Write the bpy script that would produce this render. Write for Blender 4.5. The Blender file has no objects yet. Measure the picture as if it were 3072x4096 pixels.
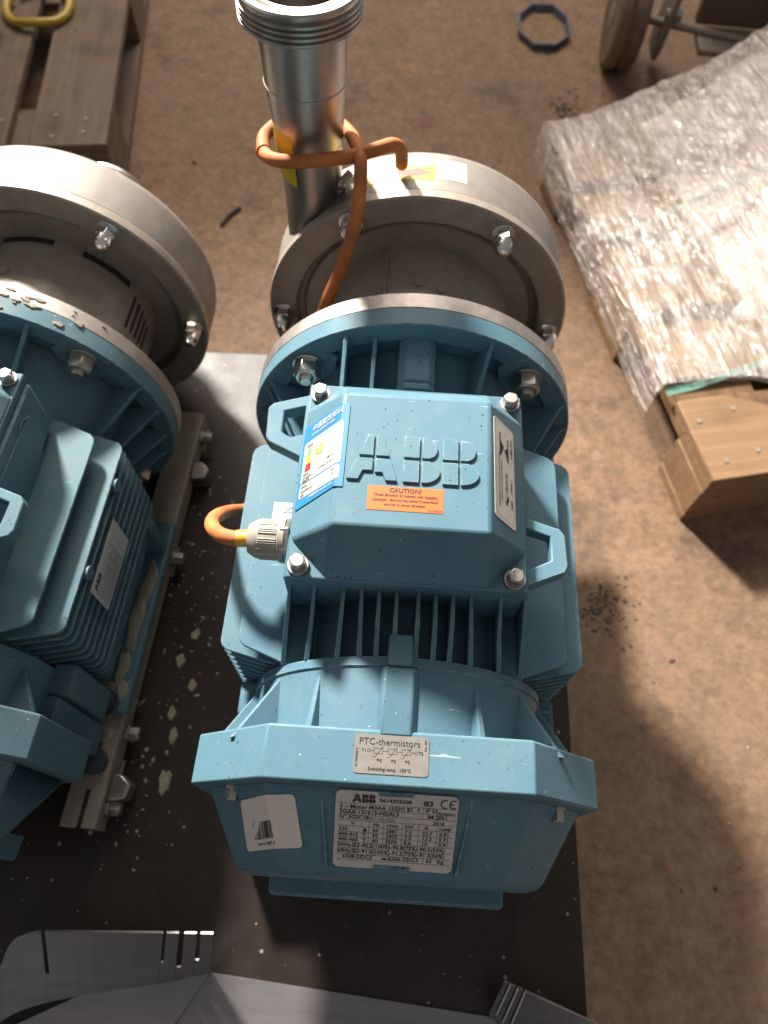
import bpy, bmesh, math, random
from mathutils import Vector, Matrix
random.seed(7)
R = math.radians
sc = bpy.context.scene
COL = sc.collection
FLOOR_TO_AXIS = 0.420        # floor is z = 0; axis of the near motor runs 0.42 m above it
BOARD = 0.225                # top of the dark plywood board
AX = FLOOR_TO_AXIS - BOARD   # motor axis above the board

# ------------------------------------------------------------------ camera
cam = bpy.data.cameras.new('camera'); camo = bpy.data.objects.new('camera', cam); COL.objects.link(camo)
def set_camera():
    p, yw, r = 1.0832282, 0.0078913, 0.0582733
    cp, sp = math.cos(p), math.sin(p)
    Z = Matrix.Rotation(yw, 3, 'Z')
    f = Z @ Vector((0, cp, -sp)); u = Z @ Vector((0, sp, cp)); x = Z @ Vector((1, 0, 0))
    x2 = math.cos(r)*x + math.sin(r)*u; u2 = -math.sin(r)*x + math.cos(r)*u
    m = Matrix((x2, u2, -f)).transposed().to_4x4()
    m.translation = (-0.01807, -0.41281, 0.57550 + FLOOR_TO_AXIS)
    camo.matrix_world = m
    cam.sensor_width = 36; cam.sensor_fit = 'AUTO'; cam.lens = 36*2840/4096
    cam.clip_start = 0.02; cam.clip_end = 60
    cam.dof.use_dof = True; cam.dof.focus_distance = 0.47; cam.dof.aperture_fstop = 6.5
set_camera(); sc.camera = camo

# ------------------------------------------------------------------ world and lamps (an indoor hall, low light through a high window)
w = bpy.data.worlds.new('World'); sc.world = w; w.use_nodes = True
w.node_tree.nodes['Background'].inputs[0].default_value = (1.0, 0.97, 0.94, 1)
w.node_tree.nodes['Background'].inputs[1].default_value = 0.29
def aim(o, frm, to):
    o.location = frm; o.rotation_euler = (Vector(to)-Vector(frm)).to_track_quat('-Z', 'Y').to_euler()
KEYDIR = Vector((-0.78, 1.25, 1.0)).normalized()
kt = Vector((0.56, -0.70, 0.0))
k = bpy.data.lights.new('window_light', 'SPOT'); ko = bpy.data.objects.new('window_light', k); COL.objects.link(ko)
k.energy = 3250; k.color = (1.0, 0.93, 0.84); k.spot_size = R(30); k.spot_blend = 1.0; k.shadow_soft_size = 0.23
aim(ko, kt + KEYDIR*5.0, kt)
a = bpy.data.lights.new('fill_light', 'AREA'); ao = bpy.data.objects.new('fill_light', a); COL.objects.link(ao)  # unseen soft fill lamp, added to light the floor and upward faces
a.energy = 92; a.color = (1.0, 0.89, 0.76); a.shape = 'RECTANGLE'; a.size = 1.7; a.size_y = 1.7
aim(ao, (-0.3, 3.0, 2.7), (0.1, 0.4, 0))
sc.view_settings.view_transform = 'Standard'; sc.view_settings.look = 'None'
sc.view_settings.exposure = 0; sc.view_settings.gamma = 1
sc.cycles.use_denoising = True; sc.cycles.max_bounces = 8; sc.cycles.transparent_max_bounces = 16
sc.cycles.caustics_reflective = False; sc.cycles.caustics_refractive = False
sc.cycles.sample_clamp_indirect = 6

# ------------------------------------------------------------------ materials
class NT:
    def __init__(s, name):
        s.m = bpy.data.materials.new(name); s.m.use_nodes = True
        s.t = s.m.node_tree; s.b = s.t.nodes['Principled BSDF']; s.out = s.t.nodes['Material Output']
        s.co = s.t.nodes.new('ShaderNodeTexCoord').outputs['Object']
    def n(s, ty, **kw):
        nd = s.t.nodes.new(ty)
        for k_, v in kw.items(): setattr(nd, k_, v)
        return nd
    def l(s, a_, b_): s.t.links.new(a_, b_)
    def mapped(s, scale=(1,1,1), rot=(0,0,0), loc=(0,0,0)):
        m = s.n('ShaderNodeMapping'); m.inputs['Scale'].default_value = scale; m.inputs['Rotation'].default_value = rot; m.inputs['Location'].default_value = loc
        s.l(s.co, m.inputs['Vector']); return m.outputs[0]
    def noise(s, scale, detail=4, rough=0.55, vec=None, dist=0):
        n = s.n('ShaderNodeTexNoise'); n.inputs['Scale'].default_value = scale; n.inputs['Detail'].default_value = detail
        n.inputs['Roughness'].default_value = rough; n.inputs['Distortion'].default_value = dist
        s.l(vec or s.co, n.inputs['Vector']); return n.outputs['Fac']
    def ramp(s, fac, p0, p1, c0=(0,0,0,1), c1=(1,1,1,1)):
        r = s.n('ShaderNodeValToRGB'); e = r.color_ramp.elements
        e[0].position = p0; e[1].position = p1; e[0].color = c0; e[1].color = c1
        s.l(fac, r.inputs[0]); return r.outputs[0]
    def mix(s, fac, a_, b_):
        m = s.n('ShaderNodeMix', data_type='RGBA')
        for sock, v in ((m.inputs[0], fac), (m.inputs[6], a_), (m.inputs[7], b_)):
            if hasattr(v, 'links'): s.l(v, sock)
            elif isinstance(v, (int, float)): sock.default_value = v
            else: sock.default_value = (*v[:3], 1)
        return m.outputs[2]
    def mul(s, a_, b_, op='MULTIPLY'):
        m = s.n('ShaderNodeMath', operation=op)
        for sock, v in ((m.inputs[0], a_), (m.inputs[1], b_)):
            if hasattr(v, 'links'): s.l(v, sock)
            else: sock.default_value = v
        return m.outputs[0]
    def dots(s, scale, size, keep, loc=(0,0,0)):
        """scattered specks: 1 inside a speck"""
        v = s.n('ShaderNodeTexVoronoi'); v.inputs['Scale'].default_value = scale
        s.l(s.mapped(loc=loc), v.inputs['Vector'])
        sep = s.n('ShaderNodeSeparateColor'); s.l(v.outputs['Color'], sep.inputs[0])
        rad = s.mul(s.mul(sep.outputs[1], sep.outputs[1]), size)
        inside = s.mul(v.outputs['Distance'], rad, 'LESS_THAN')
        return s.mul(inside, s.mul(sep.outputs[0], keep, 'LESS_THAN'))
    def bump(s, h, strength, dist=0.001):
        b = s.n('ShaderNodeBump'); b.inputs['Strength'].default_value = strength; b.inputs['Distance'].default_value = dist
        s.l(h, b.inputs['Height']); s.l(b.outputs[0], s.b.inputs['Normal'])
    def set(s, **kw):
        for k_, v in kw.items():
            i = s.b.inputs[k_.replace('_', ' ')]
            if hasattr(v, 'links'): s.l(v, i)
            elif isinstance(v, tuple): i.default_value = (*v[:3], 1)
            else: i.default_value = v
        return s.m

def simple(name, col, rough=0.5, metal=0.0, var=0.12, vs=60, bump=0.0, bs=300):
    t = NT(name); c2 = tuple(c*(1-var*2) for c in col)
    t.set(Base_Color=t.mix(t.ramp(t.noise(vs, 5), .3, .75), c2, col), Roughness=rough, Metallic=metal)
    if bump: t.bump(t.noise(bs, 3), bump, 0.0006)
    return t.m

def paint(name, col, dirt, dirtcol, speck):
    t = NT(name)
    big = t.ramp(t.noise(14, 6, .6), .35, .8)
    base = t.mix(t.mul(big, .35), col, tuple(min(1, c*1.25+.03) for c in col))
    grime = t.ramp(t.noise(22, 8, .68, dist=.4), .52-.14*dirt, .72)
    base = t.mix(t.mul(grime, dirt), base, dirtcol)
    clump = t.ramp(t.noise(16, 3), .42, .58)
    base = t.mix(t.mul(t.mul(t.dots(330, .30, speck*1.2), clump), .85), base, (.03, .04, .045))
    base = t.mix(t.mul(t.dots(150, .11, speck*.55, (3, 1, 7)), .9), base, (.06, .06, .06))
    base = t.mix(t.mul(t.dots(240, .14, speck*.28, (9, 4, 2)), .6), base, (.60, .66, .66))
    bv = t.n('ShaderNodeBevel', samples=4); bv.inputs['Radius'].default_value = .0013
    ge = t.n('ShaderNodeNewGeometry'); dt = t.n('ShaderNodeVectorMath', operation='DOT_PRODUCT')
    t.l(bv.outputs[0], dt.inputs[0]); t.l(ge.outputs['Normal'], dt.inputs[1])
    edge = t.ramp(dt.outputs['Value'], .90, .995, (1, 1, 1, 1), (0, 0, 0, 1))
    wear = t.mul(edge, t.ramp(t.noise(120, 5, .7), .45, .62))
    base = t.mix(t.mul(wear, .55), base, (.55, .64, .66))
    sv = t.mapped((30, 420, 200), (0.3, 0.5, 0.9))
    scr = t.mul(t.ramp(t.noise(1, 2, .5, sv), .70, .73), t.ramp(t.noise(9, 3), .55, .62))
    base = t.mix(t.mul(scr, .5), base, (.62, .70, .72))
    t.set(Base_Color=base, Roughness=t.ramp(t.noise(40, 4), .2, .9, (.40,)*3+(1,), (.62,)*3+(1,)), Specular_IOR_Level=0.18)
    t.bump(t.noise(520, 3, .6), .16, .0006)
    return t.m
BLUE = paint('blue_paint', (.084, .172, .224), .36, (.165, .230, .250), .40)
BLUE2 = paint('worn_blue_paint', (.080, .155, .190), .40, (.16, .165, .155), .55)

def steel(name, col, rough, dirty=0.0, stretch=(1, 1, 1), bump=.1, dcol=(.10, .08, .065), metal=1.0):
    t = NT(name)
    n = t.noise(1, 5, .6, t.mapped(stretch))
    base = t.mix(t.ramp(n, .25, .8), tuple(c*.72 for c in col), col)
    g = t.ramp(t.noise(38, 8, .7), .55-.3*dirty, .78)
    gf = t.mul(g, min(1, dirty*1.3))
    base = t.mix(gf, base, dcol)
    met = t.mul(t.mul(gf, -0.55*metal), metal, 'ADD')
    ro = t.mul(t.mul(t.noise(70, 5), .16), rough-.06, 'ADD')
    t.set(Base_Color=base, Metallic=met, Roughness=t.mul(ro, t.mul(gf, .2), 'ADD'))
    t.bump(t.noise(420, 4), bump, .0004)
    return t.m
CASING = steel('blasted_stainless', (.28, .25, .22), .60, .16, (60, 60, 60), .25, metal=.5)
RINGST = steel('grimy_stainless', (.40, .345, .29), .40, .5, (90, 90, 90), .4, (.21, .165, .13), metal=.25)
PLATEST = steel('cast_plate_steel', (.50, .46, .43), .5, .3, (80, 80, 80), .45, (.30, .26, .23))
PIPEST = steel('polished_stainless', (.46, .42, .385), .36, .14, (40, 40, 6), .12)
CHROME = steel('bright_nut_steel', (.72, .70, .67), .16, .1, (80, 80, 80), .1)
ZINC = steel('zinc_bolt', (.46, .44, .42), .36, .35, (120, 120, 120), .3, (.30, .26, .22))
SHEET = steel('brushed_sheet', (.25, .235, .245), .36, .14, (12, 160, 160), .12, (.20, .18, .17), metal=.55)
LITEDGE = steel('painted_lit_edge', (.85, .82, .78), .4, .05, (80, 80, 80), .1, metal=.3)  # paler than the sheet, so the cut edges look lit
RAILST = steel('rusty_rail', (.38, .33, .27), .5, .6, (60, 60, 60), .5, (.22, .175, .13), metal=.35)
WHITEP = simple('white_sticker', (.74, .68, .63), .45, var=.06, vs=120)
SILVERDIM = simple('dimmed_silver', (.20, .185, .17), .5, .0, var=.10, vs=160)  # silver darkened in colour, offsetting the strong light on the rim sticker
SILVERP = simple('silver_plate', (.62, .57, .56), .45, .10, var=.10, vs=200)
INK = simple('black_ink', (.022, .020, .020), .6, var=.1)
GREYINK = simple('faded_ink', (.30, .29, .28), .6)
BLUEINK = simple('sticker_blue', (.025, .19, .44), .45, var=.05)
WHITEINK = simple('sticker_white_ink', (.42, .405, .385), .5, var=.03)
ORANGEP = simple('caution_orange', (.75, .125, .012), .5, var=.05)
YELLOWP = simple('sticker_yellow', (.66, .47, .03), .5, var=.06)
REDP = simple('sticker_red', (.50, .035, .03), .5)
GREENP = simple('sticker_green', (.16, .40, .14), .5); LIMEP = simple('sticker_lime', (.50, .60, .04), .5)
CABLEM = simple('orange_cable_sheath', (.60, .19, .05), .72, var=.24, vs=45, bump=.35, bs=180)
CABLEO = simple('yellow_cable_end', (.74, .36, .04), .5, var=.1)
GLANDM = simple('ivory_plastic', (.36, .325, .265), .5, var=.10, vs=90, bump=.2)
SLOTSHADE = simple('painted_slot_shade', (.012, .012, .012), .8)  # near-black colour for the shade inside slots, laid on as solid slabs
BOREM = steel('bore_steel', (.40, .37, .33), .45, .2, (40, 40, 40), .1)
RUBBER = simple('dark_plastic', (.05, .055, .075), .45)
YHOSE = simple('yellow_hose', (.50, .34, .03), .4)
STRAPB = simple('blue_grey_band', (.11, .13, .18), .4)
CHIP = simple('pale_flake', (.36, .315, .24), .8, var=.2, vs=150)
TEAL = simple('teal_strap', (.13, .27, .22), .35, var=.15, vs=30)
PINK = simple('reddish_mark', (.50, .17, .10), .8)

def wood(name, col, dark, axis=0, dirt=.3):
    t = NT(name); s = [70, 70, 70]; s[axis] = 4
    g = t.noise(1, 6, .6, t.mapped(tuple(s)), .6)
    b = t.mix(t.ramp(g, .3, .75), dark, col)
    d = t.ramp(t.noise(11, 8, .7), .5, .75)
    b = t.mix(t.mul(d, dirt), b, tuple(c*.28 for c in col))
    b = t.mix(t.mul(t.dots(60, .25, .5*dirt), .8), b, (.03, .022, .016))
    t.set(Base_Color=b, Roughness=.78)
    t.bump(g, .35, .0012); return t.m
WOODN = wood('fresh_pallet_wood', (.29, .175, .092), (.19, .108, .053), 0, .45)
WOODO = wood('old_pallet_wood', (.20, .135, .09), (.12, .08, .052), 0, .75)
WOODW = wood('worn_wheel_wood', (.24, .165, .11), (.13, .085, .055), 1, .5)

def concrete():
    t = NT('brown_concrete')
    n1 = t.noise(2.2, 8, .62); n2 = t.mul(t.mul(t.noise(75, 8, .66, dist=.35), .65), t.mul(t.noise(24, 6, .6), .35), 'ADD'); n3 = t.noise(190, 5, .6)
    b = t.mix(t.ramp(n2, .38, .63), (.142, .088, .053), (.292, .182, .115))
    b = t.mix(t.mul(t.ramp(n1, .45, .7), .35), b, (.18, .135, .105))
    b = t.mix(t.mul(t.ramp(n3, .52, .70), .35), b, (.29, .215, .155))
    pk = t.mul(t.ramp(t.noise(7, 4, .5), .60, .72), .22)
    b = t.mix(pk, b, (.27, .15, .12))
    st = t.mul(t.ramp(t.noise(5.5, 9, .76, t.mapped(loc=(2.3, .7, 0))), .545, .70), .85)
    b = t.mix(st, b, (.055, .042, .033))
    b = t.mix(t.mul(t.dots(24, .10, .30), .75), b, (.045, .032, .026))
    sm_ = t.mul(t.ramp(t.noise(1.7, 6, .6, t.mapped((1, .35, 1), (0, 0, .5), (5, 2, 0)), .8), .50, .68), .38)
    b = t.mix(sm_, b, (.10, .072, .052))
    ck = t.n('ShaderNodeTexVoronoi', feature='DISTANCE_TO_EDGE'); ck.inputs['Scale'].default_value = 1.15
    wv = t.n('ShaderNodeVectorMath', operation='ADD'); nz = t.n('ShaderNodeTexNoise'); nz.inputs['Scale'].default_value = 6; nz.inputs['Detail'].default_value = 6
    sc_ = t.n('ShaderNodeVectorMath', operation='SCALE'); sc_.inputs['Scale'].default_value = .12
    t.l(t.co, nz.inputs['Vector']); t.l(nz.outputs['Color'], sc_.inputs[0]); t.l(t.co, wv.inputs[0]); t.l(sc_.outputs[0], wv.inputs[1]); t.l(wv.outputs[0], ck.inputs['Vector'])
    crack = t.mul(t.ramp(ck.outputs['Distance'], .002, .005, (1, 1, 1, 1), (0, 0, 0, 1)), t.ramp(t.noise(3.1, 3), .5, .6))
    b = t.mix(t.mul(crack, .15), b, (.05, .036, .028))
    t.set(Base_Color=b, Roughness=.72, Specular_IOR_Level=.25)
    h = t.mul(t.mul(n2, .6), t.mul(n3, .4), 'ADD')
    t.bump(h, .45, .003); return t.m
CONC = concrete()
def plyfilm():
    t = NT('film_faced_plywood')
    n = t.noise(26, 8, .68); dust = t.ramp(t.noise(6, 8, .7), .45, .75)
    b = t.mix(t.ramp(n, .3, .8), (.012, .007, .006), (.024, .014, .011))
    b = t.mix(t.mul(dust, .35), b, (.075, .062, .056))
    b = t.mix(t.mul(t.dots(130, .25, .35), .8), b, (.30, .26, .20))
    t.set(Base_Color=b, Roughness=t.ramp(t.noise(18, 6), .25, .8, (.40,)*3+(1,), (.56,)*3+(1,)), Specular_IOR_Level=.38)
    t.bump(t.noise(160, 4), .12, .0008); return t.m
PLY = plyfilm()
def film():
    t = NT('stretch_film')
    def rid(n, p):
        a_ = t.n('ShaderNodeMath', operation='ABSOLUTE'); t.l(t.mul(n, .5, 'SUBTRACT'), a_.inputs[0])
        return t.mul(t.mul(1.0, t.mul(a_.outputs[0], 5.0), 'SUBTRACT'), p, 'POWER')
    v1 = t.mapped((62, 3.6, 40), (0, 0, R(12))); v2 = t.mapped((58, 4, 40), (0, 0, R(-42))); v3 = t.mapped((34, 6, 60), (0, 0, R(-70)))
    r1 = rid(t.noise(1, 3, .55, v1, .7), 3); r2 = rid(t.noise(1, 3, .55, v2, .7), 3); r3 = rid(t.noise(1, 3, .5, v3, .4), 4)
    patch = t.ramp(t.noise(7, 3), .42, .58)
    mixv = t.mix(patch, r1, r2)
    h = t.mul(t.mul(mixv, .75), t.mul(r3, .30), 'ADD')
    t.bump(h, 1.0, .0055)
    t.set(Base_Color=(.92, .83, .77), Roughness=.16, Specular_IOR_Level=.8, IOR=1.6)
    tr = t.n('ShaderNodeBsdfTransparent'); mx = t.n('ShaderNodeMixShader')
    hz = t.ramp(t.noise(9, 5, .6), .35, .75)
    sx_ = t.n('ShaderNodeSeparateXYZ'); t.l(t.co, sx_.inputs[0])
    lay = t.ramp(sx_.outputs[0], .03, .34)            # more turns of film towards the load
    fac = t.mul(t.mul(t.mul(h, .55), t.mul(hz, .14), 'ADD'), t.mul(t.mul(lay, .14), .09, 'ADD'), 'ADD')
    t.l(fac, mx.inputs[0]); t.l(tr.outputs[0], mx.inputs[1]); t.l(t.b.outputs[0], mx.inputs[2])
    t.l(mx.outputs[0], t.out.inputs['Surface']); return t.m
FILM = film()
STRANDM = simple('film_strand', (.78, .72, .68), .18, var=.08)
LOADM = simple('pale_bagged_goods', (.80, .71, .65), .6, var=.12, vs=14, bump=.3, bs=60)

# ------------------------------------------------------------------ geometry helpers
class G:
    def __init__(s): s.v = []; s.f = []
    def add(s, v, f):
        o = len(s.v); s.v += [tuple(p) for p in v]; s.f += [tuple(i+o for i in q) for q in f]; return s
    def box(s, x0, x1, y0, y1, z0, z1):
        return s.add([(x0,y0,z0),(x1,y0,z0),(x1,y1,z0),(x0,y1,z0),(x0,y0,z1),(x1,y0,z1),(x1,y1,z1),(x0,y1,z1)],
                     [(0,3,2,1),(4,5,6,7),(0,1,5,4),(1,2,6,5),(2,3,7,6),(3,0,4,7)])
    def prism(s, poly, fn, d0, d1):
        """poly in (a,b), fn(a,b,d) -> xyz, extruded d0..d1"""
        n = len(poly)
        v = [fn(a_, b_, d0) for a_, b_ in poly] + [fn(a_, b_, d1) for a_, b_ in poly]
        f = [tuple(range(n))[::-1], tuple(range(n, 2*n))] + [(i, (i+1) % n, n+(i+1) % n, n+i) for i in range(n)]
        return s.add(v, f)
    def loft(s, rings, cap0=True, cap1=True):
        n = len(rings[0]); v = [p for r_ in rings for p in r_]; f = []
        for k_ in range(len(rings)-1):
            for i in range(n):
                j = (i+1) % n; f.append((k_*n+i, k_*n+j, (k_+1)*n+j, (k_+1)*n+i))
        if cap0: f.append(tuple(range(n))[::-1])
        if cap1: f.append(tuple(range((len(rings)-1)*n, len(rings)*n)))
        return s.add(v, f)
    def lathe(s, prof, n=96, cx=0, cz=0, axis='y', cy=0, closed=False):
        def P(r_, t, a_):
            if axis == 'y': return (cx+r_*math.sin(a_), t, cz+r_*math.cos(a_))
            if axis == 'z': return (cx+r_*math.cos(a_), cy+r_*math.sin(a_), t)
            return (t, cy+r_*math.cos(a_), cz+r_*math.sin(a_))
        rings = [[P(r_, t, 2*math.pi*i/n) for i in range(n)] for r_, t in prof]
        if closed: rings.append(rings[0])
        return s.loft(rings, not closed and prof[0][0] > 1e-6, not closed and prof[-1][0] > 1e-6)
    def cyl(s, p0, p1, r0, r1=None, n=20, rot=0):
        p0, p1 = Vector(p0), Vector(p1); d = (p1-p0).normalized(); r1 = r0 if r1 is None else r1
        u = d.orthogonal().normalized(); v_ = d.cross(u)
        ring = lambda p, r_: [p+(u*math.cos(rot+2*math.pi*i/n)+v_*math.sin(rot+2*math.pi*i/n))*r_ for i in range(n)]
        return s.loft([ring(p0, r0), ring(p1, r1)])
    def tube(s, pts, r_, n=14, sub=6, cap=True):
        P = [Vector(p) for p in pts]; path = []
        for i in range(len(P)-1):
            a_, b_, c_, d_ = P[max(i-1, 0)], P[i], P[i+1], P[min(i+2, len(P)-1)]
            for k_ in range(sub):
                t = k_/sub
                path.append(.5*((2*b_)+(-a_+c_)*t+(2*a_-5*b_+4*c_-d_)*t*t+(-a_+3*b_-3*c_+d_)*t**3))
        path.append(P[-1]); rings = []; u = None
        for i, p in enumerate(path):
            d = (path[min(i+1, len(path)-1)]-path[max(i-1, 0)]).normalized()
            u = d.orthogonal().normalized() if u is None else (u-d*u.dot(d)).normalized()
            w_ = d.cross(u); rr = r_(i/(len(path)-1)) if callable(r_) else r_
            rings.append([p+(u*math.cos(2*math.pi*k_/n)+w_*math.sin(2*math.pi*k_/n))*rr for k_ in range(n)])
        return s.loft(rings, cap, cap)
    def hexbolt(s, p, d, r_, h, washer=True):
        p, d = Vector(p), Vector(d).normalized()
        if washer: s.cyl(p, p+d*h*.28, r_*1.28, n=20); p = p+d*h*.28
        s.cyl(p, p+d*h*.72, r_, n=6); s.cyl(p+d*h*.72, p+d*h*.80, r_*.86, r_*.78, n=18)
        return s
def link(name, me, mat, parent=None):
    o = bpy.data.objects.new(name, me); COL.objects.link(o)
    if mat is not None: me.materials.append(mat)
    if parent: o.parent = parent
    return o
def part(name, g, mat, parent=None, bevel=0, ang=32, seg=2, off=(0, 0, 0), flip=False):
    me = bpy.data.meshes.new(name)
    me.from_pydata([(x+off[0], y+off[1], z+off[2]) for x, y, z in g.v], [], g.f)
    bm = bmesh.new(); bm.from_mesh(me); bmesh.ops.recalc_face_normals(bm, faces=bm.faces); bm.to_mesh(me); bm.free()
    me.polygons.foreach_set('use_smooth', [True]*len(me.polygons)); me.set_sharp_from_angle(angle=R(ang)); me.update()
    o = link(name, me, mat, parent)
    if bevel:
        b = o.modifiers.new('bevel', 'BEVEL'); b.width = bevel; b.segments = seg; b.limit_method = 'ANGLE'; b.angle_limit = R(30)
        b.harden_normals = False
    return o
def thing(name, label, cat, loc=(0, 0, 0), rot=(0, 0, 0), group=None):
    o = bpy.data.objects.new(name, None); COL.objects.link(o); o.location = loc; o.rotation_euler = rot
    o['label'] = label; o['category'] = cat
    if group: o['group'] = group
    return o
def tag(o, label, cat, group=None):
    o['label'] = label; o['category'] = cat
    if group: o['group'] = group
    return o

# flat print: everything is drawn in a sheet frame fn(u, v, h): u to the right, v down, h above the sheet
def text2d(txt, size, x, y, align='LEFT', sx=1.0, rot=0, font_res=2, bold=.016):
    c = bpy.data.curves.new('t', 'FONT'); c.body = txt; c.size = size; c.align_x = align; c.resolution_u = font_res; c.fill_mode = 'FRONT'
    if bold: c.offset = bold*size
    o = bpy.data.objects.new('t', c); COL.objects.link(o)
    dg = bpy.context.evaluated_depsgraph_get(); dg.update()
    me = o.evaluated_get(dg).to_mesh()
    ca, sa = math.cos(rot), math.sin(rot)
    v = []
    for q in me.vertices:
        a_, b_ = q.co.x*sx, q.co.y
        v.append((x + a_*ca - b_*sa, y - (a_*sa + b_*ca)))
    f = [tuple(p.vertices) for p in me.polygons]
    bpy.data.objects.remove(o); bpy.data.curves.remove(c)
    return v, f
class Sheet:
    def __init__(s, fn): s.fn = fn; s.layers = {}
    def g(s, mat): return s.layers.setdefault(mat.name, (mat, G()))[1]
    def text(s, mat, txt, size, x, y, h=.00022, **kw):
        v, f = text2d(txt, size, x, y, **kw); s.g(mat).add([s.fn(a_, b_, h) for a_, b_ in v], f)
    def poly(s, mat, pts, h=.00016): s.g(mat).add([s.fn(a_, b_, h) for a_, b_ in pts], [tuple(range(len(pts)))])
    def rect(s, mat, x0, y0, x1, y1, h=.00016): s.poly(mat, [(x0, y0), (x0, y1), (x1, y1), (x1, y0)], h)
    def line(s, mat, x0, y0, x1, y1, t, h=.0002):
        dx, dy = x1-x0, y1-y0; L_ = math.hypot(dx, dy) or 1; nx, ny = -dy/L_*t/2, dx/L_*t/2
        s.poly(mat, [(x0+nx, y0+ny), (x1+nx, y1+ny), (x1-nx, y1-ny), (x0-nx, y0-ny)], h)
    def frame(s, mat, x0, y0, x1, y1, t, h=.0002):
        for q in ((x0, y0, x1, y0), (x1, y0, x1, y1), (x1, y1, x0, y1), (x0, y1, x0, y0)): s.line(mat, *q, t, h)
    def emit(s, parent, off, name='print'):
        for mat, g in s.layers.values(): part(name, g, mat, parent, off=off)
def rrect(x0, y0, x1, y1, r_, n=4):
    P = []
    for cx, cy, a0 in ((x1-r_, y0+r_, -90), (x1-r_, y1-r_, 0), (x0+r_, y1-r_, 90), (x0+r_, y0+r_, 180)):
        P += [(cx+r_*math.cos(R(a0+90*i/n)), cy+r_*math.sin(R(a0+90*i/n))) for i in range(n+1)]
    return P
def cut(poly, ax, val, keep_less):
    out = []
    for i, p in enumerate(poly):
        q = poly[(i+1) % len(poly)]; a_, b_ = p[ax]-val, q[ax]-val
        if keep_less: a_, b_ = -a_, -b_
        if a_ >= 0: out.append(p)
        if a_*b_ < 0:
            t = a_/(a_-b_); out.append((p[0]+(q[0]-p[0])*t, p[1]+(q[1]-p[1])*t))
    return out
def sheetpart(name, poly, fn, mat, parent, off, th=.00012, folds=()):
    """a sticker: one thin slab, cut along its fold lines (u = const)"""
    polys = [poly]
    for u in folds: polys = [q for p in polys for q in (cut(p, 0, u, True), cut(p, 0, u, False)) if len(q) > 2]
    g = G()
    for p in polys: g.prism(p, fn, 0, th)
    return part(name, g, mat, parent, off=off, ang=20)

def arc(cx, cy, rx, ry, a0, a1, n=10): return [(cx+rx*math.cos(R(a0+(a1-a0)*i/n)), cy+ry*math.sin(R(a0+(a1-a0)*i/n))) for i in range(n+1)]
# the three logo letters, each of four pieces, unit height, v up
LOGO = {
 'A': [[(.37,1),(.50,1),(.50,.53),(.215,.53)], [(.55,1),(.66,1),(.83,.53),(.55,.53)],
       [(.19,.47),(.50,.47),(.50,.20),(.315,.20),(.235,0),(0,0)], [(.55,.47),(.85,.47),(1.0,0),(.77,0),(.70,.17),(.55,.17)]],
 'B': [[(0,1),(.31,1),(.31,.53),(0,.53)], [(.36,1)]+arc(.37,.74,.29,.26,90,-38)+[(.50,.53),(.36,.53)],
       [(0,.47),(.31,.47),(.31,0),(0,0)], [(.36,.47),(.52,.47)]+arc(.40,.235,.32,.235,62,-90)+[(.36,0)]]}
LETX = [('A', 0), ('B', 1.06), ('B', 1.80)]

# ------------------------------------------------------------------ the pump unit (motor, adaptor, pump head) in axis coordinates
def octo(a_, b_, zt, zc, y):
    return [(-a_, y, zt), (a_, y, zt), (b_, y, zc), (b_, y, -zc), (a_, y, -zt), (-a_, y, -zt), (-b_, y, -zc), (-b_, y, zc)]

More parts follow.
